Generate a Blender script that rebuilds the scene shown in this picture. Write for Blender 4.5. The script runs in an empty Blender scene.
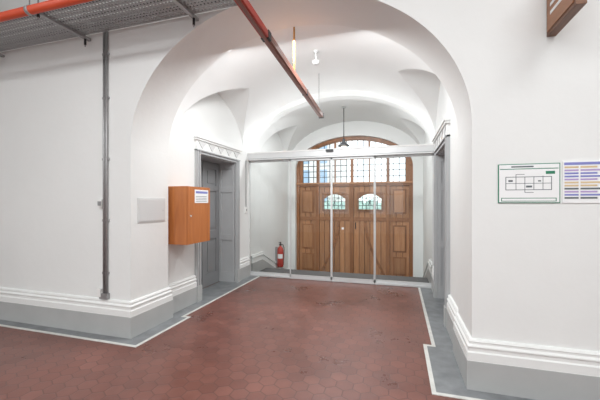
import bpy, bmesh, math, random
from mathutils import Vector, Matrix
S=bpy.context.scene
try:
    S.view_settings.view_transform='Standard'
except Exception: pass

# ------------------------------------------------------------ materials
def mat(name,col,rough=0.6,metal=0.0,noise=0.0,nscale=4.0,bump=0.0,bscale=60,spec=None):
    m=bpy.data.materials.new(name); m.use_nodes=True
    nt=m.node_tree; N=nt.nodes; L=nt.links; b=N['Principled BSDF']
    b.inputs['Roughness'].default_value=rough; b.inputs['Metallic'].default_value=metal
    if spec is not None: b.inputs['Specular IOR Level'].default_value=spec
    b.inputs['Base Color'].default_value=(*col,1)
    tc=N.new('ShaderNodeNewGeometry')
    if noise>0:
        n=N.new('ShaderNodeTexNoise'); n.inputs['Scale'].default_value=nscale; n.inputs['Detail'].default_value=5
        L.new(tc.outputs['Position'],n.inputs['Vector'])
        r=N.new('ShaderNodeValToRGB')
        r.color_ramp.elements[0].position=.3; r.color_ramp.elements[1].position=.7
        r.color_ramp.elements[0].color=(*[c*(1-noise) for c in col],1)
        r.color_ramp.elements[1].color=(*[min(1,c*(1+noise)) for c in col],1)
        L.new(n.outputs['Fac'],r.inputs['Fac']); L.new(r.outputs['Color'],b.inputs['Base Color'])
    if bump>0:
        n2=N.new('ShaderNodeTexNoise'); n2.inputs['Scale'].default_value=bscale; n2.inputs['Detail'].default_value=3
        L.new(tc.outputs['Position'],n2.inputs['Vector'])
        bp=N.new('ShaderNodeBump'); bp.inputs['Strength'].default_value=bump; bp.inputs['Distance'].default_value=.01
        L.new(n2.outputs['Fac'],bp.inputs['Height']); L.new(bp.outputs['Normal'],b.inputs['Normal'])
    return m
M={}
M['wall']=mat('white_plaster',(.79,.80,.785),.7,noise=.02,nscale=1.2,bump=.25,bscale=9)
M['vault']=mat('vault_plaster',(.84,.85,.84),.75,noise=.015,nscale=1.5,bump=.15,bscale=8)
M['grey']=mat('grey_plinth_paint',(.43,.44,.435),.5,noise=.04)
M['dgrey']=mat('door_grey_paint',(.24,.245,.25),.45,noise=.03)
M['lgrey']=mat('frame_grey_paint',(.43,.44,.445),.45,noise=.03)
M['border']=mat('grey_border_screed',(.20,.21,.217),.45,noise=.2,nscale=7)
M['line']=mat('white_tile_line',(.60,.60,.57),.5,noise=.1,nscale=12)
M['steel']=mat('galvanised_steel',(.38,.38,.38),.45,metal=.6,noise=.08,nscale=30)
M['alu']=mat('aluminium',(.66,.67,.67),.4,metal=.3)
M['black']=mat('black_plastic',(.02,.02,.022),.4)
M['white']=mat('white_plastic',(.82,.82,.80),.4)
M['hatch']=mat('hatch_paint',(.64,.645,.64),.5)
M['red']=mat('red_enamel',(.45,.045,.03),.35)
M['orange']=mat('orange_red_pipe',(.62,.085,.035),.4)
M['yellow']=mat('yellow_rod',(.62,.28,.04),.4)
M['brown']=mat('brown_trunking',(.27,.11,.08),.35,noise=.05)
M['iron']=mat('black_iron',(.015,.015,.018),.5)
M['dfloor']=mat('dark_mat',(.12,.12,.12),.7,noise=.1,nscale=30)
M['paper']=mat('paper',(.85,.86,.86),.6)
M['green']=mat('sign_green',(.02,.20,.11),.5)
M['blue']=mat('sign_blue',(.22,.24,.55),.5)
M['purple']=mat('sign_purple',(.45,.35,.60),.5)
M['tan']=mat('sign_tan',(.65,.50,.30),.5)
M['ink']=mat('sign_ink',(.12,.14,.15),.5)
M['stone']=mat('street_stone',(.68,.67,.65),.8,noise=.12,nscale=3)
M['win']=mat('street_window',(.30,.42,.55),.3)
M['leaf']=mat('hedge',(.36,.48,.44),.9,noise=.4,nscale=6)
bm_=mat('lit_bulb',(.9,.88,.8),.4); bm_.node_tree.nodes['Principled BSDF'].inputs['Emission Color'].default_value=(1,.95,.85,1); bm_.node_tree.nodes['Principled BSDF'].inputs['Emission Strength'].default_value=1.2
M['bulb']=bm_

def wood(name,c1,c2,axis='Z',rough=.4,sc=1.0):
    m=bpy.data.materials.new(name); m.use_nodes=True
    nt=m.node_tree; N=nt.nodes; L=nt.links; b=N['Principled BSDF']; b.inputs['Roughness'].default_value=rough
    g=N.new('ShaderNodeNewGeometry'); mp=N.new('ShaderNodeMapping')
    s={'Z':(14,14,1.2),'X':(1.2,14,14),'Y':(14,1.2,14)}[axis]
    mp.inputs['Scale'].default_value=tuple(k*sc for k in s)
    L.new(g.outputs['Position'],mp.inputs['Vector'])
    n=N.new('ShaderNodeTexNoise'); n.inputs['Scale'].default_value=1.5; n.inputs['Detail'].default_value=6; n.inputs['Distortion'].default_value=.8
    L.new(mp.outputs['Vector'],n.inputs['Vector'])
    r=N.new('ShaderNodeValToRGB'); r.color_ramp.elements[0].position=.3; r.color_ramp.elements[1].position=.72
    r.color_ramp.elements[0].color=(*c1,1); r.color_ramp.elements[1].color=(*c2,1)
    ml=N.new('ShaderNodeMath'); ml.operation='MULTIPLY_ADD'; ml.inputs[1].default_value=.35; ml.inputs[2].default_value=.8
    L.new(g.outputs['Random Per Island'],ml.inputs[0])
    vs=N.new('ShaderNodeVectorMath'); vs.operation='SCALE'
    L.new(n.outputs['Fac'],r.inputs['Fac']); L.new(r.outputs['Color'],vs.inputs[0]); L.new(ml.outputs[0],vs.inputs['Scale'])
    L.new(vs.outputs[0],b.inputs['Base Color'])
    return m
M['wood']=wood('oak_planks',(.36,.165,.075),(.49,.245,.115),rough=.33)
M['woodf']=wood('oak_frame',(.23,.095,.038),(.33,.145,.062),rough=.33)
M['wooddark']=mat('oak_groove_backing',(.07,.028,.012),.7)
M['boxw']=wood('varnished_box_wood',(.38,.12,.032),(.53,.19,.055),sc=.6,rough=.3)
M['signw']=wood('dark_sign_wood',(.10,.035,.012),(.20,.08,.03),axis='Y')
M['signw2']=wood('sign_wood_face',(.28,.12,.055),(.37,.17,.08),axis='Y')

def glass(name,tint,refl=1.0):
    m=bpy.data.materials.new(name); m.use_nodes=True
    nt=m.node_tree; N=nt.nodes; L=nt.links
    for n in list(N): N.remove(n)
    o=N.new('ShaderNodeOutputMaterial'); t=N.new('ShaderNodeBsdfTransparent'); t.inputs['Color'].default_value=(*tint,1)
    gl=N.new('ShaderNodeBsdfGlossy'); gl.inputs['Roughness'].default_value=.01
    f=N.new('ShaderNodeFresnel'); f.inputs['IOR'].default_value=1.45
    mm=N.new('ShaderNodeMath'); mm.operation='MULTIPLY'; mm.inputs[1].default_value=refl
    mx=N.new('ShaderNodeMixShader')
    L.new(f.outputs[0],mm.inputs[0]); L.new(mm.outputs[0],mx.inputs['Fac']); L.new(t.outputs[0],mx.inputs[1]); L.new(gl.outputs[0],mx.inputs[2])
    L.new(mx.outputs[0],o.inputs['Surface'])
    return m
M['glass']=glass('clear_glass',(.96,.975,.97),1.3)
M['tglass']=glass('leaded_green_glass',(.90,.98,.95),.5)
M['wglass']=glass('window_glass',(.97,.99,1.0),.5)

def hexfloor():
    m=bpy.data.materials.new('terracotta_hexagon_tiles'); m.use_nodes=True
    nt=m.node_tree; N=nt.nodes; L=nt.links; b=N['Principled BSDF']
    def V(op,a=None,bb=None,sc=None):
        n=N.new('ShaderNodeVectorMath'); n.operation=op
        for i,x in enumerate((a,bb)):
            if x is None: continue
            if isinstance(x,tuple): n.inputs[i].default_value=x
            else: L.new(x,n.inputs[i])
        return n
    def F(op,a,bb=None,c=None):
        n=N.new('ShaderNodeMath'); n.operation=op
        for i,x in enumerate((a,bb,c)):
            if x is None: continue
            if isinstance(x,(int,float)): n.inputs[i].default_value=x
            else: L.new(x,n.inputs[i])
        return n.outputs[0]
    g=N.new('ShaderNodeNewGeometry')
    tile=.14
    p=V('MULTIPLY',g.outputs['Position'],(1/tile,1/tile,0)).outputs[0]
    p=V('ADD',p,(100.0,173.2,0)).outputs[0]
    r=(1.0,1.7320508,1.0); h=(.5,.8660254,0)
    a=V('SUBTRACT',V('MODULO',p,r).outputs[0],h).outputs[0]
    p2=V('SUBTRACT',p,h).outputs[0]
    bb=V('SUBTRACT',V('MODULO',p2,r).outputs[0],h).outputs[0]
    da=V('DOT_PRODUCT',a,a).outputs['Value']; db=V('DOT_PRODUCT',bb,bb).outputs['Value']
    lt=F('LESS_THAN',da,db)
    mx=N.new('ShaderNodeMix'); mx.data_type='VECTOR'; L.new(lt,mx.inputs['Factor']); L.new(bb,mx.inputs[4]); L.new(a,mx.inputs[5])
    gv=mx.outputs[1]
    ab=V('ABSOLUTE',gv).outputs[0]
    dd=V('DOT_PRODUCT',ab,(.5,.8660254,0)).outputs['Value']
    sx=N.new('ShaderNodeSeparateXYZ'); L.new(ab,sx.inputs[0])
    dist=F('MAXIMUM',dd,sx.outputs[0])
    edge=F('SUBTRACT',.5,dist)
    idv=V('SUBTRACT',p,gv).outputs[0]
    idv=V('MULTIPLY',idv,(2.0,2.0/1.7320508,0)).outputs[0]
    rr=V('ADD',idv,(.5,.5,.5)).outputs[0]; rr=V('FLOOR',rr).outputs[0]
    wn=N.new('ShaderNodeTexWhiteNoise'); L.new(rr,wn.inputs['Vector'])
    cr=N.new('ShaderNodeValToRGB')
    cr.color_ramp.elements[0].color=(.150,.057,.043,1); cr.color_ramp.elements[1].color=(.190,.076,.058,1)
    L.new(wn.outputs['Value'],cr.inputs['Fac'])
    nz=N.new('ShaderNodeTexNoise'); nz.inputs['Scale'].default_value=1.5; nz.inputs['Detail'].default_value=8; nz.inputs['Roughness'].default_value=.65; L.new(g.outputs['Position'],nz.inputs['Vector'])
    k=F('MULTIPLY_ADD',nz.outputs['Fac'],1.4,.3)
    cm=V('SCALE',cr.outputs['Color']); L.new(k,cm.inputs['Scale'])
    gf=N.new('ShaderNodeMapRange'); gf.inputs['From Min'].default_value=.012; gf.inputs['From Max'].default_value=.04
    L.new(edge,gf.inputs['Value'])
    m2=N.new('ShaderNodeMix'); m2.data_type='RGBA'; L.new(gf.outputs[0],m2.inputs['Factor'])
    m2.inputs[6].default_value=(.10,.042,.033,1); L.new(cm.outputs[0],m2.inputs[7])
    L.new(m2.outputs[2],b.inputs['Base Color'])
    rg=F('MULTIPLY_ADD',nz.outputs['Fac'],.4,.12); L.new(rg,b.inputs['Roughness'])
    bp=N.new('ShaderNodeBump'); bp.inputs['Strength'].default_value=.25; bp.inputs['Distance'].default_value=.003
    L.new(gf.outputs[0],bp.inputs['Height']); L.new(bp.outputs[0],b.inputs['Normal'])
    return m
M['tile']=hexfloor()

# ------------------------------------------------------------ builder
class B:
    def __init__(s,name): s.name=name; s.bm=bmesh.new(); s.m=[]; s.smooth=False
    def mi(s,k):
        if k not in s.m: s.m.append(k)
        return s.m.index(k)
    def face(s,pts,k,sm=False):
        vs=[s.bm.verts.new(p) for p in pts]
        f=s.bm.faces.new(vs); f.material_index=s.mi(k); f.smooth=sm; return f
    def box(s,x0,x1,y0,y1,z0,z1,k):
        x0,x1=sorted((x0,x1));y0,y1=sorted((y0,y1));z0,z1=sorted((z0,z1))
        v=[s.bm.verts.new((x,y,z)) for x in(x0,x1) for y in(y0,y1) for z in(z0,z1)]
        for q in((0,1,3,2),(4,6,7,5),(0,4,5,1),(2,3,7,6),(0,2,6,4),(1,5,7,3)):
            f=s.bm.faces.new([v[i] for i in q]); f.material_index=s.mi(k)
    def prism(s,poly,ax,a0,a1,k):
        def P(u,v,a): return {'X':(a,u,v),'Y':(u,a,v),'Z':(u,v,a)}[ax]
        A=[s.bm.verts.new(P(u,v,a0)) for u,v in poly]; C=[s.bm.verts.new(P(u,v,a1)) for u,v in poly]
        n=len(poly); fs=[s.bm.faces.new(A),s.bm.faces.new(C[::-1])]
        for i in range(n): fs.append(s.bm.faces.new([A[i],C[i],C[(i+1)%n],A[(i+1)%n]]))
        for f in fs: f.material_index=s.mi(k)
    def cyl(s,p0,p1,r,k,seg=16,r2=None):
        p0=Vector(p0);p1=Vector(p1);r2=r if r2 is None else r2
        d=(p1-p0).normalized(); u=d.orthogonal().normalized(); w=d.cross(u)
        A=[];C=[]
        for i in range(seg):
            t=2*math.pi*i/seg; o=u*math.cos(t)+w*math.sin(t)
            A.append(s.bm.verts.new(p0+o*r)); C.append(s.bm.verts.new(p1+o*r2))
        for i in range(seg):
            f=s.bm.faces.new([A[i],A[(i+1)%seg],C[(i+1)%seg],C[i]]); f.smooth=True; f.material_index=s.mi(k)
        for q in(A[::-1],C):
            f=s.bm.faces.new(q); f.material_index=s.mi(k)
    def lathe(s,cx,cy,prof,k,seg=24):
        rings=[]
        for r,z in prof:
            rings.append([s.bm.verts.new((cx+r*math.cos(2*math.pi*i/seg),cy+r*math.sin(2*math.pi*i/seg),z)) for i in range(seg)])
        for a,b in zip(rings,rings[1:]):
            for i in range(seg):
                f=s.bm.faces.new([a[i],a[(i+1)%seg],b[(i+1)%seg],b[i]]); f.smooth=True; f.material_index=s.mi(k)
        for q in(rings[0][::-1],rings[-1]):
            f=s.bm.faces.new(q); f.material_index=s.mi(k)
    def tube(s,pts,r,k,seg=8):
        for a,b in zip(pts,pts[1:]): s.cyl(a,b,r,k,seg)
    def done(s,bevel=0,recalc=True):
        if recalc: bmesh.ops.recalc_face_normals(s.bm,faces=s.bm.faces)
        me=bpy.data.meshes.new(s.name); s.bm.to_mesh(me); s.bm.free()
        for k in s.m: me.materials.append(M[k])
        o=bpy.data.objects.new(s.name,me); S.collection.objects.link(o)
        if bevel:
            b=o.modifiers.new('bevel','BEVEL'); b.width=bevel; b.segments=2; b.limit_method='ANGLE'
        return o

# ------------------------------------------------------------ key dims
YF=2.93; YR=3.55; XL=-2.95; XR=.60; XLr=-2.86; XRr=.575
YG=6.15; CX=(XL+XR)/2; YE=8.65
DL0,DL1=4.36,5.53

def arch_wall(name,y0,y1,cx,a,z0,b,xl,xr,zb,zt,k,n=72,soffit=None):
    w=B(name); soffit=soffit or k
    if xl<cx-a-1e-4: w.box(xl,cx-a,y0,y1,zb,zt,k)
    if xr>cx+a+1e-4: w.box(cx+a,xr,y0,y1,zb,zt,k)
    P=[(cx-a*math.cos(math.pi*i/n),z0+b*math.sin(math.pi*i/n)) for i in range(n+1)]
    for (xa,za),(xb,zbb) in zip(P,P[1:]):
        w.face([(xa,y0,za),(xb,y0,zbb),(xb,y0,zt),(xa,y0,zt)],k)
        w.face([(xa,y1,za),(xa,y1,zt),(xb,y1,zt),(xb,y1,zbb)],k)
        w.face([(xa,y0,zt),(xb,y0,zt),(xb,y1,zt),(xa,y1,zt)],k)
    r0=[w.bm.verts.new((x,y0,z)) for x,z in P]; r1=[w.bm.verts.new((x,y1,z)) for x,z in P]
    for i in range(n):
        f=w.bm.faces.new([r0[i],r1[i],r1[i+1],r0[i+1]]); f.smooth=True; f.material_index=w.mi(soffit)
    return w.done(recalc=False)
arch_wall('wall_front',YF,YR,(XLr+XRr)/2,(XRr-XLr)/2,2.14,1.38,-7.5,4.5,0,4.6,'wall')
arch_wall('vault_rib',YG+.06,6.42,CX,(XR-XL)/2,2.50,1.06,XL,XR,0,4.0,'vault')
GX=-1.19; GA=1.555; GZ0=2.45; GB=.84
arch_wall('wall_back',YE,YE+.45,GX,GA,GZ0,GB,XL-.4,XR+.4,-.7,4.2,'wall')

def vault(name,y0,y1,yc,hw,zs=2.55,b=1.12,peak=.84,rows=None):
    v=B(name); a=(XR-XL)/2
    ys=set([y0,y1])
    n=60
    for i in range(n+1): ys.add(round(yc-hw*math.cos(math.pi*i/n),5))
    ys=sorted(y for y in ys if y0<=y<=y1)
    def zl(y):
        s_=abs(y-yc)/hw
        if s_>=1: return 0
        return peak*(.72*math.sqrt(max(0,1-s_**2))+.28*(1-s_))
    R=[]
    for y in ys:
        h=zl(y); t0=math.asin(min(.999,h/b))
        bar=[(CX-a*math.cos(t0+(math.pi-2*t0)*i/40),y,zs+b*math.sin(t0+(math.pi-2*t0)*i/40)) for i in range(41)]
        gx=a*math.cos(t0)
        lun=[(CX-(a+(gx-a)*i/6),y,zs+h) for i in range(7)]
        lun2=[(2*CX-p[0],p[1],p[2]) for p in lun]
        R.append((bar,lun,lun2))
    for part in range(3):
        k=len(R[0][part])
        V=[[v.bm.verts.new(p) for p in r[part]] for r in R]
        for i in range(len(R)-1):
            if part>0 and abs(R[i][part][0][0]-R[i][part][-1][0])<1e-5 and abs(R[i+1][part][0][0]-R[i+1][part][-1][0])<1e-5: continue
            for j in range(k-1):
                f=v.bm.faces.new([V[i][j],V[i][j+1],V[i+1][j+1],V[i+1][j]]); f.smooth=True; f.material_index=v.mi('vault')
    return v.done(recalc=False)
vault('ceiling_vault_front',YR,YG+.06,4.88,.98)
vault('ceiling_vault_back',6.42,YE,7.55,.86)

def side(name,x,sgn):
    w=B(name); xo=x+sgn*.4
    w.box(x,xo,YR,DL0,0,4.0,'wall'); w.box(x,xo,DL1,6.9,0,4.0,'wall'); w.box(x,xo,DL0,DL1,2.26,4.0,'wall')
    w.box(x,xo,6.9,YE,-.7,4.0,'wall')
    w.done()
side('wall_left',XL,-1); side('wall_right',XR,1)

w=B('wall_hall_left'); w.box(-7.7,-7.5,-4,YR,0,4.6,'wall'); w.done()
w=B('wall_hall_right'); w.box(4.5,4.7,-4,YR,0,4.6,'wall'); w.done()
w=B('ceiling'); w.box(-7.7,4.7,-4,YR,4.6,4.75,'wall'); w.done()
w=B('wall_rear')
w.box(-7.7,4.7,-4.2,-4,0,.9,'wall'); w.box(-7.7,4.7,-4.2,-4,3.9,4.6,'wall')
for x0,x1 in((-7.7,-6.6),(-4.9,-4.0),(-2.3,-1.4),(.3,1.2),(2.9,4.7)): w.box(x0,x1,-4.2,-4,.9,3.9,'wall')
w.done()
for i_,x in enumerate((-6.6,-4.0,-1.4,1.2)):
    w=B('window_%d'%(i_+1)); x1=x+1.7
    for a,b_ in((x,x+.06),(x1-.06,x1),(x+.82,x+.88)): w.box(a,b_,-4.14,-4.08,.9,3.9,'white')
    for z in(.9,1.9,2.9,3.84): w.box(x,x1,-4.13,-4.09,z,z+.06,'white')
    w.done()

# floor
f=B('floor')
f.box(-7.5,4.5,-4,YF,-.1,0,'tile'); f.box(XL-.4,XR+.4,YF,6.9,-.1,0,'tile'); f.done()
f=B('floor_lower'); f.box(XL,XR,7.8,YE+.5,-.8,-.68,'dfloor'); f.done()
f=B('entrance_steps')
f.box(XL+.002,XR-.002,YG+.05,6.95,.0,.004,'dfloor'); f.box(XL+.002,XR-.002,6.9,6.98,-.68,.0,'dfloor')
for i in range(1,4): f.box(XL+.002,XR-.002,6.9,6.98+.28*i,-.68,-.17*i,'border')
f.done()
br=B('floor_border'); e=.004
lx1,lx2=-2.64,-2.73; rx1,rx2=.29,.375; yb=2.77; yj=3.64; lw=.035; ye=YG-.05
def fl(x0,x1,y0,y1,k,z=e): br.box(x0,x1,y0,y1,0.0,z,k)
fl(-7.5,lx1,yb,YF,'border'); fl(XLr,lx1,YF,yj,'border'); fl(XL,lx2,yj,ye,'border')
fl(XL-.3,XL,DL0,DL1,'border'); fl(XL,XLr,YR,yj,'border')
fl(rx1,4.5,yb,YF,'border'); fl(rx1,XRr,YF,yj,'border'); fl(rx2,XR,yj,ye,'border'); fl(XR,XR+.3,DL0,DL1,'border')
E=.006
fl(-7.5,lx1+lw,yb-lw,yb,'line',E); fl(lx1,lx1+lw,yb,yj+lw,'line',E); fl(lx2,lx1,yj,yj+lw,'line',E); fl(lx2,lx2+lw,yj+lw,ye,'line',E)
fl(rx1-lw,4.5,yb-lw,yb,'line',E); fl(rx1-lw,rx1,yb,yj+lw,'line',E); fl(rx1,rx2,yj,yj+lw,'line',E); fl(rx2-lw,rx2,yj+lw,ye,'line',E)
br.done()

PG=[(0,0),(.045,0),(.045,.235),(0,.235)]
PW=[(0,.235),(.04,.235),(.04,.30),(.03,.31),(.03,.335),(.038,.342),(.038,.352),(.022,.365),(.022,.38),(.028,.386),(.018,.402),(0,.405)]
def sweep(bd,path,prof,k):
    n=len(path); rings=[]
    for i,p in enumerate(path):
        p=Vector(p)
        def nr(a,b_):
            d=(Vector(b_)-Vector(a)).normalized(); return Vector((d.y,-d.x))
        if i==0: o=nr(path[0],path[1])
        elif i==n-1: o=nr(path[-2],path[-1])
        else:
            n1=nr(path[i-1],path[i]); n2=nr(path[i],path[i+1]); o=(n1+n2)/(1+n1.dot(n2))
        rings.append([bd.bm.verts.new((p.x+o.x*u,p.y+o.y*u,z)) for u,z in prof])
    m=len(prof)
    for a,b_ in zip(rings,rings[1:]):
        for i in range(m):
            q=bd.bm.faces.new([a[i],a[(i+1)%m],b_[(i+1)%m],b_[i]]); q.material_index=bd.mi(k)
    for r in(rings[0],rings[-1]):
        q=bd.bm.faces.new(r); q.material_index=bd.mi(k)
def base(name,paths):
    bd=B(name)
    for p in paths: sweep(bd,p,PG,'grey'); sweep(bd,p,PW,'wall')
    return bd.done()
ARW=.11
base('baseboard_left',[[(-7.5,YF),(XLr,YF),(XLr,YR),(XL,YR),(XL,DL0-ARW)],[(XL,DL1+ARW),(XL,YG-.06)]])
base('baseboard_right',[[(XR,DL0-ARW),(XR,YR),(XRr,YR),(XRr,YF),(4.5,YF)],[(XR,YG-.06),(XR,DL1+ARW)]])
def sbase(name,x,sg):
    bd=B(name); x1=x+sg*.04; x2=x+sg*.03
    g=[(6.22,.005),(6.22,.235),(6.75,.235),(8.45,-.50),(YE,-.50),(YE,-.68),(8.3,-.68),(6.98,.005)]
    wv=[(6.22,.235),(6.22,.40),(6.8,.40),(8.48,-.33),(YE,-.33),(YE,-.50),(8.45,-.50),(6.75,.235)]
    bd.prism(g,'X',x,x1,'grey'); bd.prism(wv,'X',x,x2,'wall')
    wl=[(6.22,.34),(6.22,.36),(6.79,.36),(8.47,-.37),(YE,-.37),(YE,-.39),(8.46,-.39),(6.78,.34)]
    bd.prism(wl,'X',x,x+sg*.045,'wall')
    bd.done()
sbase('baseboard_steps_left',XL,1); sbase('baseboard_steps_right',XR,-1)

def sdoor(name,x,sg):
    d=B(name)
    xi=x-sg*.33
    d.box(xi-sg*.05,xi,DL0,DL1,0.006,2.26,'dgrey')
    ym=(DL0+DL1)/2
    for y0,y1 in((DL0+.05,ym-.02),(ym+.02,DL1-.05)):
        d.box(xi,xi+sg*.02,y0,y0+.10,.01,2.22,'dgrey'); d.box(xi,xi+sg*.02,y1-.10,y1,.01,2.22,'dgrey')
        for z0,z1 in((.01,.22),(.85,1.0),(1.72,1.82),(2.12,2.22)):
            d.box(xi,xi+sg*.02,y0+.1,y1-.1,z0,z1,'dgrey')
        for z0,z1 in((.27,.80),(1.05,1.67),(1.86,2.08)):
            d.box(xi,xi+sg*.012,y0+.14,y1-.14,z0,z1,'dgrey')
    d.box(xi,xi+sg*.03,ym-.02,ym+.02,.01,2.22,'dgrey')
    d.cyl((xi+sg*.02,ym-.07,1.03),(xi+sg*.07,ym-.07,1.03),.011,'alu',10); d.cyl((xi+sg*.07,ym-.07,1.03),(xi+sg*.07,ym-.18,1.03),.010,'alu',10)
    for yy,s2 in((DL0,1),(DL1,-1)):
        d.box(xi,x,yy,yy+s2*.015,.006,2.245,'lgrey')
        for a,b_ in((0,.05),(.28,.33)): d.box(x-sg*a,x-sg*b_,yy,yy+s2*.03,.006,2.245,'lgrey')
        for z0,z1 in((.006,.2),(.8,.9),(1.7,1.8),(2.15,2.245)): d.box(x-sg*.05,x-sg*.28,yy,yy+s2*.03,z0,z1,'lgrey')
    d.box(xi,x,DL0,DL1,2.245,2.26,'lgrey')
    for y0,y1 in((DL0-ARW,DL0),(DL1,DL1+ARW)):
        d.box(x,x+sg*.035,y0,y1,0,2.30,'lgrey')
        d.box(x+sg*.035,x+sg*.05,y0+.015,y0+.04,.0,2.30,'lgrey')
        d.box(x+sg*.035,x+sg*.05,y1-.04,y1-.015,.0,2.30,'lgrey')
        d.box(x,x+sg*.06,y0-.005,y1+.005,0.0,.24,'grey')
    d.box(x,x+sg*.035,DL0,DL1,2.26,2.30,'lgrey')
    d.box(x,x+sg*.04,DL0-ARW,DL1+ARW,2.30,2.46,'wall')
    d.box(x,x+sg*.06,DL0-ARW-.02,DL1+ARW+.02,2.46,2.49,'wall')
    d.box(x,x+sg*.075,DL0-ARW-.03,DL1+ARW+.03,2.49,2.515,'wall')
    d.box(x,x+sg*.055,DL0-ARW,DL1+ARW,2.30,2.32,'lgrey')
    n=5; W=(DL1-DL0+2*ARW)/n
    for i in range(n):
        y=DL0-ARW+W*i
        d.prism([(y+.04,2.44),(y+W-.04,2.44),(y+W/2,2.34)],'X',x+sg*.04,x+sg*.050,'hatch')
    d.done()
sdoor('door_1',XL,1); sdoor('door_2',XR,-1)

# ------------------------------------------------------------ glass sliding doors
g=B('glass_sliding_door')
g.box(XL,XR,YG-.09,YG+.05,2.37,2.53,'alu'); g.box(XL,XR,YG-.092,YG-.09,2.395,2.40,'ink')
g.box(XL,XR,YG-.10,YG-.09,2.505,2.53,'white')
g.box(XL,XR,YG-.05,YG+.04,0.006,.035,'alu')
px=[XL,-2.05,-1.215,-.41,XR]
for i,(a,b_) in enumerate(zip(px,px[1:])):
    y=YG+.01 if i in(0,3) else YG-.03
    g.face([(a+.012,y,.08),(b_-.012,y,.08),(b_-.012,y,2.37),(a+.012,y,2.37)],'glass')
    g.box(a,b_,y-.012,y+.012,.036,.085,'alu')
    g.box(a,b_,y-.012,y+.012,2.33,2.37,'alu')
    g.box(a,a+.018,y-.012,y+.012,.036,2.37,'alu'); g.box(b_-.018,b_,y-.012,y+.012,.036,2.37,'alu')
g.box(-1.31,-1.17,YG-.13,YG-.095,2.47,2.515,'black')
g.box(-1.02,-.98,YG-.045,YG-.03,1.0,1.04,'white')
g.done()

# ------------------------------------------------------------ gate
gt=B('arched_wooden_gate'); y0=YE+.16; y1=y0+.07
zb=-.67; T0,T1=1.96,2.06
def az(dx): return GZ0+GB*math.sqrt(max(0,1-(dx/(GA))**2))
secs=[(-1.555,-1.47),(-.985,-.90),(-.05,.05),(.90,.985),(1.47,1.555)]
for a,b_ in secs: gt.box(GX+a,GX+b_,y0-.05,y1+.02,zb,(T1 if abs(a)<1.4 else 2.45),'woodf')
gt.box(GX-1.555,GX+1.555,y0-.055,y1+.02,T0,T1,'woodf')
gt.box(GX-1.555,GX+1.555,y0-.075,y0-.055,T0+.06,T1,'wood')
for z0,z1 in((zb,zb+.22),(1.02,1.12)): gt.box(GX-1.47,GX+1.47,y0-.025,y1,z0,z1,'woodf')
def planks(a,b_,z0,z1,hole=None):
    n=max(1,round((b_-a)/.14)); wv=(b_-a)/n
    def pk(xa,xb,za,zb_):
        gt.box(GX+xa,GX+xb,y0,y0+.03,za,zb_,'wood')
    for i in range(n):
        xa=a+wv*i+.006; xb=a+wv*(i+1)-.006
        if hole and xb>hole[0] and xa<hole[1]:
            pk(xa,xb,z0,hole[2]); pk(xa,xb,hole[3],z1)
            if xa<hole[0]-.01: pk(xa,hole[0],hole[2],hole[3])
            if xb>hole[1]+.01: pk(hole[1],xb,hole[2],hole[3])
        else: pk(xa,xb,z0,z1)
    if hole:
        for q in((a,hole[0],z0,z1),(hole[1],b_,z0,z1),(hole[0],hole[1],z0,hole[2]),(hole[0],hole[1],hole[3],z1)):
            gt.box(GX+q[0],GX+q[1],y0+.03,y0+.05,q[2],q[3],'wooddark')
    else: gt.box(GX+a,GX+b_,y0+.03,y0+.05,z0,z1,'wooddark')
for sg in(-1,1):
    for a,b_ in((.05,.90),(.985,1.47)):
        A,C=(a,b_) if sg>0 else (-b_,-a)
        planks(A,C,zb+.22,1.02)
        hl=None
        if a<.5: hl=(A+.13,C-.13,1.33,1.74)
        planks(A,C,1.12,T0,hl)
        if hl:
            x0=GX+hl[0];x1=GX+hl[1];z0,z1=hl[2],hl[3];xm=(x0+x1)/2;hw=(x1-x0)/2
            gt.face([(x0,y0+.035,z0),(x1,y0+.035,z0),(x1,y0+.035,z1),(x0,y0+.035,z1)],'tglass')
            gt.box(x0-.05,x1+.05,y0-.035,y0+.05,z0-.05,z0,'woodf')
            gt.box(x0-.05,x0,y0-.025,y0+.05,z0-.04,z1+.04,'woodf'); gt.box(x1,x1+.05,y0-.025,y0+.05,z0-.04,z1+.04,'woodf')
            m=16
            for i in range(m):
                u0=-1+2*i/m;u1=-1+2*(i+1)/m
                h0=z1-.13*(u0*u0);h1=z1-.13*(u1*u1)
                gt.prism([(xm+hw*u0,h0),(xm+hw*u1,h1),(xm+hw*u1,z1+.05),(xm+hw*u0,z1+.05)],'Y',y0-.025,y0+.05,'woodf')
            for i in range(1,6):
                xx=x0+(x1-x0)*i/6; gt.box(xx-.007,xx+.007,y0+.0,y0+.02,z0,z1,'iron')
            for i in range(1,4):
                zz=z0+(z1-z0)*i/4; gt.box(x0,x1,y0+.002,y0+.018,zz-.007,zz+.007,'iron')
            for s3 in(-1,1):
                pts=[(xm+s3*(.10+.09*math.cos(t*.42)),y0-.002,z0+.19+.10*math.sin(t*.42)) for t in range(16)]
                gt.tube(pts,.006,'iron',6)
for sg in(-1,1):
    P=[]
    for i in range(25):
        t=i/24; P.append((GX+sg*(.86-.50*math.sin(t*math.pi/2)),zb+.25+(1.02-zb-.25)*t))
    for (xa,za),(xb,zbb) in zip(P,P[1:]):
        gt.prism([(xa-.035,za),(xa+.035,za),(xb+.035,zbb),(xb-.035,zbb)],'Y',y0-.022,y0,'woodf')
    for z0,z1 in((zb+.30,.10),(.22,.92),(1.22,1.86)):
        xc=GX+sg*1.2275
        gt.box(xc-.17,xc+.17,y0-.014,y0,z0,z1,'woodf'); gt.box(xc-.13,xc+.13,y0-.026,y0-.014,z0+.04,z1-.04,'wood')
ZW0,ZW1=T1,2.68
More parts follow.
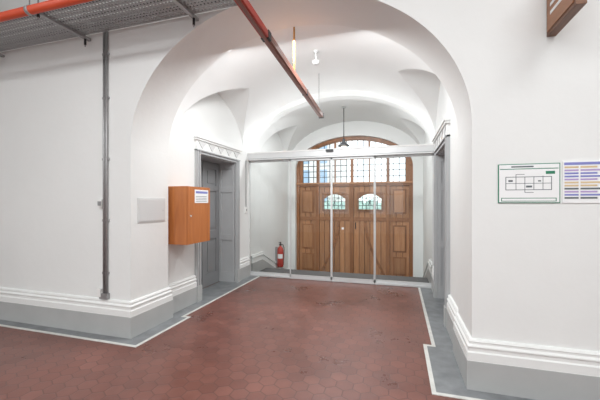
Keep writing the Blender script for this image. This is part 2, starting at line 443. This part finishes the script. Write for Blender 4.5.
gt.face([(GX-1.45,y0+.035,ZW0),(GX+1.45,y0+.035,ZW0),(GX+1.45,y0+.035,ZW1),(GX-1.45,y0+.035,ZW1)],'wglass')
for c,wd_ in((-1.44,.12),(-.94,.085),(-.46,.035),(0,.08),(.46,.035),(.94,.085),(1.44,.12)):
    gt.box(GX+c-wd_/2,GX+c+wd_/2,y0-.02,y1,ZW0,ZW1,'woodf')
for i in range(-9,10):
    xx=GX+i*.153; gt.box(xx-.009,xx+.009,y0+.012,y0+.026,ZW0,ZW1,'iron')
for i in range(1,4):
    zz=ZW0+(ZW1-ZW0)*i/4; gt.box(GX-1.45,GX+1.45,y0+.014,y0+.024,zz-.009,zz+.009,'iron')
gt.box(GX-1.5,GX+1.5,y0-.03,y1,ZW1,ZW1+.05,'woodf')
# arched fanlight
n=60
for i in range(n):
    u0=-1.5+3.0*i/n;u1=u0+3.0/n;um=(u0+u1)/2
    zt0,zt1=az(u0),az(u1); zs=ZW1+.05
    if min(zt0,zt1)<=zs+.002: continue
    if abs(um)<1.11:
        c0=zs+.02
        gt.prism([(GX+u0,zs),(GX+u1,zs),(GX+u1,c0),(GX+u0,c0)],'Y',y0,y1,'woodf')
        gt.prism([(GX+u0,az(u0)-.10),(GX+u1,az(u1)-.10),(GX+u1,zt1),(GX+u0,zt0)],'Y',y0-.02,y1,'woodf')
        gt.face([(GX+u0,y0+.03,c0),(GX+u1,y0+.03,c0),(GX+u1,y0+.03,az(u1)-.10),(GX+u0,y0+.03,az(u0)-.10)],'wglass')
    else:
        gt.prism([(GX+u0,zs),(GX+u1,zs),(GX+u1,zt1),(GX+u0,zt0)],'Y',y0,y1,'wood')
for i in range(-7,8):
    w_=.03 if i in(-3,3) else .009
    xx=GX+i*.153; gt.box(xx-w_,xx+w_,y0+.0,y0+.026,ZW1+.05,az(i*.153)-.09,'woodf' if i in(-3,3) else 'iron')
gt.box(GX-.98,GX+.98,y0+.004,y0+.022,2.905,2.925,'iron')
n=48
for i in range(n):
    t0=math.pi*i/n;t1=math.pi*(i+1)/n
    def Q(t,d): return (GX-(GA-d)*math.cos(t),GZ0+(GB-d)*math.sin(t))
    gt.prism([Q(t0,0),Q(t1,0),Q(t1,.08),Q(t0,.08)],'Y',y0-.05,y1,'woodf')
gt.cyl((GX+.10,y0-.06,.80),(GX+.10,y0-.06,.98),.012,'iron',8)
gt.done()

st=B('street_building'); st.box(-11,-3.6,20,24,-.7,7.0,'stone')
for i in range(6):
    for j in range(3): st.box(-10.6+i*1.15,-10.0+i*1.15,19.95,20.0,.6+j*1.7,1.9+j*1.7,'win')
st.done()
st=B('street_ground'); st.box(-12,9,YE+.55,30,-.9,-.72,'stone'); st.done()
st=B('street_hedge')
random.seed(3)
for i in range(40):
    x=-6+i*.25; h=1.1+random.random()*.35; st.lathe(x,13+random.random()*.5,[(.25,-.72),(.4,.2),(.45,.7),(.35,h),(.1,h+.2)],'leaf',9)
st.done()

# ------------------------------------------------------------ objects
o=B('wooden_wall_cabinet')
bx0,bx1,by0,by1,bz0,bz1=XL,-2.60,3.61,4.12,.955,1.72
o.box(bx0,bx1-.02,by0,by1,bz0,bz1,'boxw')
o.box(bx1-.018,bx1,by0+.004,by1-.004,bz0+.004,bz1-.004,'boxw')
o.box(bx1,bx1+.003,by0+.14,by1-.05,1.50,1.68,'paper')
o.box(bx1+.003,bx1+.004,by0+.16,by1-.07,1.63,1.66,'blue')
for i in range(4): o.box(bx1+.003,bx1+.004,by0+.16,by1-.09,1.52+i*.022,1.526+i*.022,'ink')
o.cyl((bx1,by0+.05,1.33),(bx1+.012,by0+.05,1.33),.012,'alu',12)
for zz in(1.08,1.6): o.cyl((bx1-.009,by1-.002,zz-.03),(bx1-.009,by1-.002,zz+.03),.007,'alu',8)
o.done(.003)
o=B('access_hatch'); X=XLr
o.box(X,X+.010,3.03,3.48,1.27,1.56,'hatch'); o.box(X+.010,X+.015,3.045,3.465,1.285,1.545,'hatch')
o.cyl((X+.015,3.44,1.41),(X+.02,3.44,1.41),.01,'alu',10); o.done(.002)
o=B('wall_conduit')
for dx in(0,.036): o.cyl((-3.218+dx,YF-.018,.43),(-3.218+dx,YF-.018,3.5),.0145,'steel',12)
for z in(.7,1.3,2.0,2.7,3.2): o.box(-3.245,-3.155,YF-.022,YF,z-.012,z+.012,'steel')
o.box(-3.29,-3.24,YF-.035,YF,1.45,1.54,'white'); o.box(-3.285,-3.245,YF-.045,YF-.035,1.47,1.52,'steel')
o.box(-3.26,-3.15,YF-.045,YF-.002,.41,.47,'steel'); o.box(-3.29,-3.24,YF-.05,YF-.01,.43,.52,'white')
o.done()
o=B('cable_tray'); tx0,tx1,ty0,ty1,tz=-7.3,-1.45,2.38,2.84,3.42; TC=4.599
for y in(ty0,ty1): o.box(tx0,tx1,y-.003,y+.003,tz,tz+.07,'steel')
n=int((tx1-tx0)/.04)
for i in range(n): o.box(tx0+i*.04,tx0+i*.04+.024,ty0,ty1,tz,tz+.003,'steel')
for i in range(12):
    y=ty0+(ty1-ty0)*i/11; o.box(tx0,tx1,y-.011,y+.011,tz-.001,tz+.002,'steel')
for i in range(5): o.cyl((tx0,ty0+.06+.08*i,tz+.03),(tx1,ty0+.06+.08*i,tz+.03),.018,['black','white','black','steel','black'][i],8)
for x in(-6.2,-4.9,-3.45,-2.0):
    o.box(x-.02,x+.02,ty0-.03,YF-.001,tz-.03,tz-.002,'steel')
    o.cyl((x,ty0-.02,tz-.09),(x,ty0-.02,TC),.007,'steel',8); o.cyl((x,ty1+.03,tz-.12),(x,ty1+.03,TC),.007,'steel',8)
    o.cyl((x,ty0-.02,tz-.06),(x,ty0-.02,tz-.03),.014,'black',8); o.cyl((x,ty1+.03,tz-.10),(x,ty1+.03,tz-.03),.013,'black',8)
o.done()
o=B('red_water_pipe'); o.cyl((-7.4,2.28,3.385),(-1.5,2.28,3.385),.04,'orange',20)
for x in(-6.2,-4.9,-3.45,-2.0):
    o.cyl((x-.02,2.28,3.385),(x+.02,2.28,3.385),.045,'steel',20); o.cyl((x,2.28,3.42),(x,2.28,TC),.006,'steel',8)
o.done()
o=B('suspended_trunking')
A=Vector((-1.085,1.2,3.02)); C=Vector((-1.275,5.5,3.0)); D=(C-A).normalized()
side_=Vector((D.y,-D.x,0)).normalized(); up=Vector((0,0,1))
def obox(p,q,hw,z0,z1,k):
    v=[]
    for P_ in(p,q):
        for s_,z in((-1,z0),(1,z0),(1,z1),(-1,z1)): v.append(o.bm.verts.new(P_+side_*hw*s_+up*z))
    for q_ in((3,2,1,0),(4,5,6,7),(0,1,5,4),(1,2,6,5),(2,3,7,6),(3,0,4,7)):
        f_=o.bm.faces.new([v[i] for i in q_]); f_.material_index=o.mi(k)
m1=A+(C-A)*.36
obox(A,m1,.034,-.02,.04,'red'); obox(m1,C,.036,-.02,.045,'brown')
obox(A,C-D*.1,.016,-.030,-.02,'brown')
obox(m1-D*.03,m1+D*.04,.040,-.025,.050,'black')
m2=A+(C-A)*.72; obox(m2-D*.02,m2+D*.02,.040,-.025,.050,'black'); obox(C-D*.02,C+D*.03,.045,-.025,.050,'black')
obox(m1,C,.0365,.0,.006,'black')
def vz(x): return 2.55+1.12*math.sqrt(1-((x-CX)/1.775)**2)
p=A+(C-A)*((3.72-1.2)/4.3); o.cyl((p.x,p.y,3.04),(p.x,p.y,vz(p.x)),.011,'yellow',10); o.cyl((p.x,p.y,vz(p.x)-.02),(p.x,p.y,vz(p.x)),.035,'white',12)
p=A+(C-A)*((5.3-1.2)/4.3); o.cyl((p.x,p.y,3.04),(p.x,p.y,vz(p.x)),.006,'steel',8)
p=A+(C-A)*.15; o.cyl((p.x,p.y,3.04),(p.x,p.y,TC),.006,'steel',8)
o.done(.004)
o=B('smoke_detector'); zc=vz(-1.16)
o.lathe(-1.12,4.5,[(.02,zc-.20),(.045,zc-.19),(.055,zc-.165),(.055,zc-.15),(.02,zc-.14),(.008,zc-.13),(.008,zc-.03),(.035,zc-.02),(.035,zc)],'hatch',20); o.done()
o=B('pendant_lamp'); zc=3.67; lx,ly=-1.17,7.3
o.cyl((lx,ly,2.93),(lx,ly,zc),.009,'black',8)
o.lathe(lx,ly,[(.02,2.64),(.06,2.66),(.08,2.71),(.065,2.77),(.03,2.80)],'bulb',20)
o.lathe(lx,ly,[(.13,2.78),(.125,2.80),(.06,2.85),(.035,2.88),(.03,2.94),(.01,2.95)],'black',24)
o.lathe(lx,ly,[(.05,zc-.03),(.05,zc)],'hatch',14)
o.done()
o=B('fire_extinguisher'); ex,ey,ez=XL+.13,7.65,-.10
o.lathe(ex,ey,[(.06,ez),(.075,ez+.01),(.078,ez+.03),(.078,ez+.42),(.07,ez+.46),(.045,ez+.50),(.022,ez+.515),(.022,ez+.535)],'red',24)
o.lathe(ex,ey,[(.025,ez+.535),(.028,ez+.57),(.015,ez+.58)],'black',14)
o.box(ex-.012,ex+.012,ey-.09,ey+.03,ez+.575,ez+.587,'black'); o.box(ex-.012,ex+.012,ey-.10,ey+.03,ez+.61,ez+.622,'black'); o.box(ex-.01,ex+.01,ey,ey+.03,ez+.58,ez+.615,'black')
o.tube([(ex,ey+.02,ez+.56),(ex+.05,ey+.06,ez+.55),(ex+.07,ey+.085,ez+.45),(ex+.06,ey+.085,ez+.25),(ex+.05,ey+.08,ez+.12)],.010,'black')
o.cyl((ex+.05,ey+.08,ez+.12),(ex+.05,ey+.08,ez+.04),.016,'black',10,.012)
for i in range(8):
    t0=-2.2+i*.22;t1=t0+.22;r=.0795
    o.face([(ex+r*math.cos(t0),ey+r*math.sin(t0),ez+.22),(ex+r*math.cos(t1),ey+r*math.sin(t1),ez+.22),(ex+r*math.cos(t1),ey+r*math.sin(t1),ez+.33),(ex+r*math.cos(t0),ey+r*math.sin(t0),ez+.33)],'paper')
o.box(XL,ex-.07,ey-.02,ey+.02,ez+.1,ez+.5,'steel')
o.done()
o=B('light_switch'); o.box(XL,XL+.02,5.93,6.01,1.30,1.42,'white'); o.box(XL+.02,XL+.026,5.955,5.985,1.34,1.38,'steel'); o.cyl((XL+.012,5.97,1.42),(XL+.012,5.97,2.36),.008,'steel',8); o.done()
o=B('evacuation_plan_sign'); x0,x1,z0,z1=.761,1.175,1.50,1.805; y=YF
o.box(x0,x1,y-.008,y,z0,z1,'green'); o.box(x0+.006,x1-.006,y-.010,y-.008,z0+.006,z1-.006,'paper')
def r_(a,b_,c,d_,k,t=.0005): o.box(x0+a,x0+b_,y-.010-t,y-.010,z0+c,z0+d_,k)
r_(.012,.402,.262,.268,'green'); r_(.09,.24,.277,.288,'ink'); r_(.02,.39,.012,.040,'green',.0004); r_(.026,.384,.017,.035,'paper',.0006)
for a,b_,c,d_ in((.05,.36,.20,.205),(.05,.36,.10,.105),(.05,.055,.10,.204),(.355,.36,.10,.204),(.05,.36,.15,.154),(.12,.124,.10,.22),(.18,.184,.08,.204),(.24,.244,.10,.204),(.30,.304,.10,.21),(.12,.18,.22,.224),(.18,.24,.08,.084)): r_(a,b_,c,d_,'ink')
r_(.19,.23,.12,.135,'ink'); r_(.07,.10,.165,.18,'ink'); r_(.27,.29,.165,.175,'ink')
r_(.32,.38,.222,.245,'green')
o.done()
o=B('information_notice'); x0,x1,z0,z1=1.19,1.44,1.50,1.815
o.box(x0,x1,y-.008,y,z0,z1,'paper')
def q_(a,b_,c,d_,k): o.box(x0+a,x0+b_,y-.0095,y-.008,z0+c,z0+d_,k)
q_(.01,.24,.285,.305,'blue')
cols=['tan','purple','blue','blue','purple','tan','tan','ink','purple','blue','ink']
for i,c in enumerate(cols):
    zz=.262-i*.023; q_(.012,.10,zz,zz+.013,c); q_(.112,.238 if i%2 else .215,zz,zz+.013,c)
o.done()
o=B('projecting_wooden_sign')
sx0,sx1=1.09,1.15
o.box(sx0,sx1,2.50,YF,2.77,3.20,'signw')
o.box(sx0-.006,sx0,2.53,YF-.02,2.80,3.17,'signw2'); o.box(sx1,sx1+.006,2.53,YF-.02,2.80,3.17,'signw2')
for i in range(4): o.box(sx0-.009,sx0-.006,2.60,2.85,2.90+i*.06,2.925+i*.06,'paper')
o.done(.004)
# ------------------------------------------------------------ lights
wd=bpy.data.worlds.new('sky'); S.world=wd; wd.use_nodes=True
wd.node_tree.nodes['Background'].inputs[0].default_value=(.92,.97,1,1); wd.node_tree.nodes['Background'].inputs[1].default_value=2.3
def area(name,loc,target,sx,sy,pw,col=(.965,.985,1.0)):
    l=bpy.data.lights.new(name,'AREA'); l.shape='RECTANGLE'; l.size=sx; l.size_y=sy; l.energy=pw; l.color=col
    ob=bpy.data.objects.new(name,l); S.collection.objects.link(ob); ob.location=loc
    ob.rotation_euler=(Vector(target)-Vector(loc)).to_track_quat('-Z','Y').to_euler(); return ob
area('hall_fill',(-1.2,-.9,4.5),(-1.2,-.75,0),5,1.2,250)  # unseen area lamp added over the hall to brighten the front walls
area('hall_fill',(2.2,.6,4.5),(2.2,.7,0),1.5,1.0,55)  # second added hall lamp, also out of view
area('vault_fill',(CX,3.62,3.40),(CX,5.4,.2),1.6,.2,72)  # added lamp tucked behind the front arch to brighten the first bay
area('header_fill',(CX,6.06,2.56),(CX,6.05,4.0),3.0,.06,10)  # added upward lamp, invisible from below, lifts the front vault
area('vault_fill_back',(CX,6.52,3.36),(CX,7.4,.0),1.4,.2,50)  # added lamp behind the rib, fills the back bay with light
# ------------------------------------------------------------ camera
cd=bpy.data.cameras.new('camera'); cam=bpy.data.objects.new('camera',cd); S.collection.objects.link(cam)
cd.sensor_width=36; cd.lens=325/600*36; cd.shift_y=.005; cd.clip_start=.05
cam.location=(0,0,1.5); cam.rotation_euler=(math.radians(90),0,math.atan(98/325))
S.camera=cam
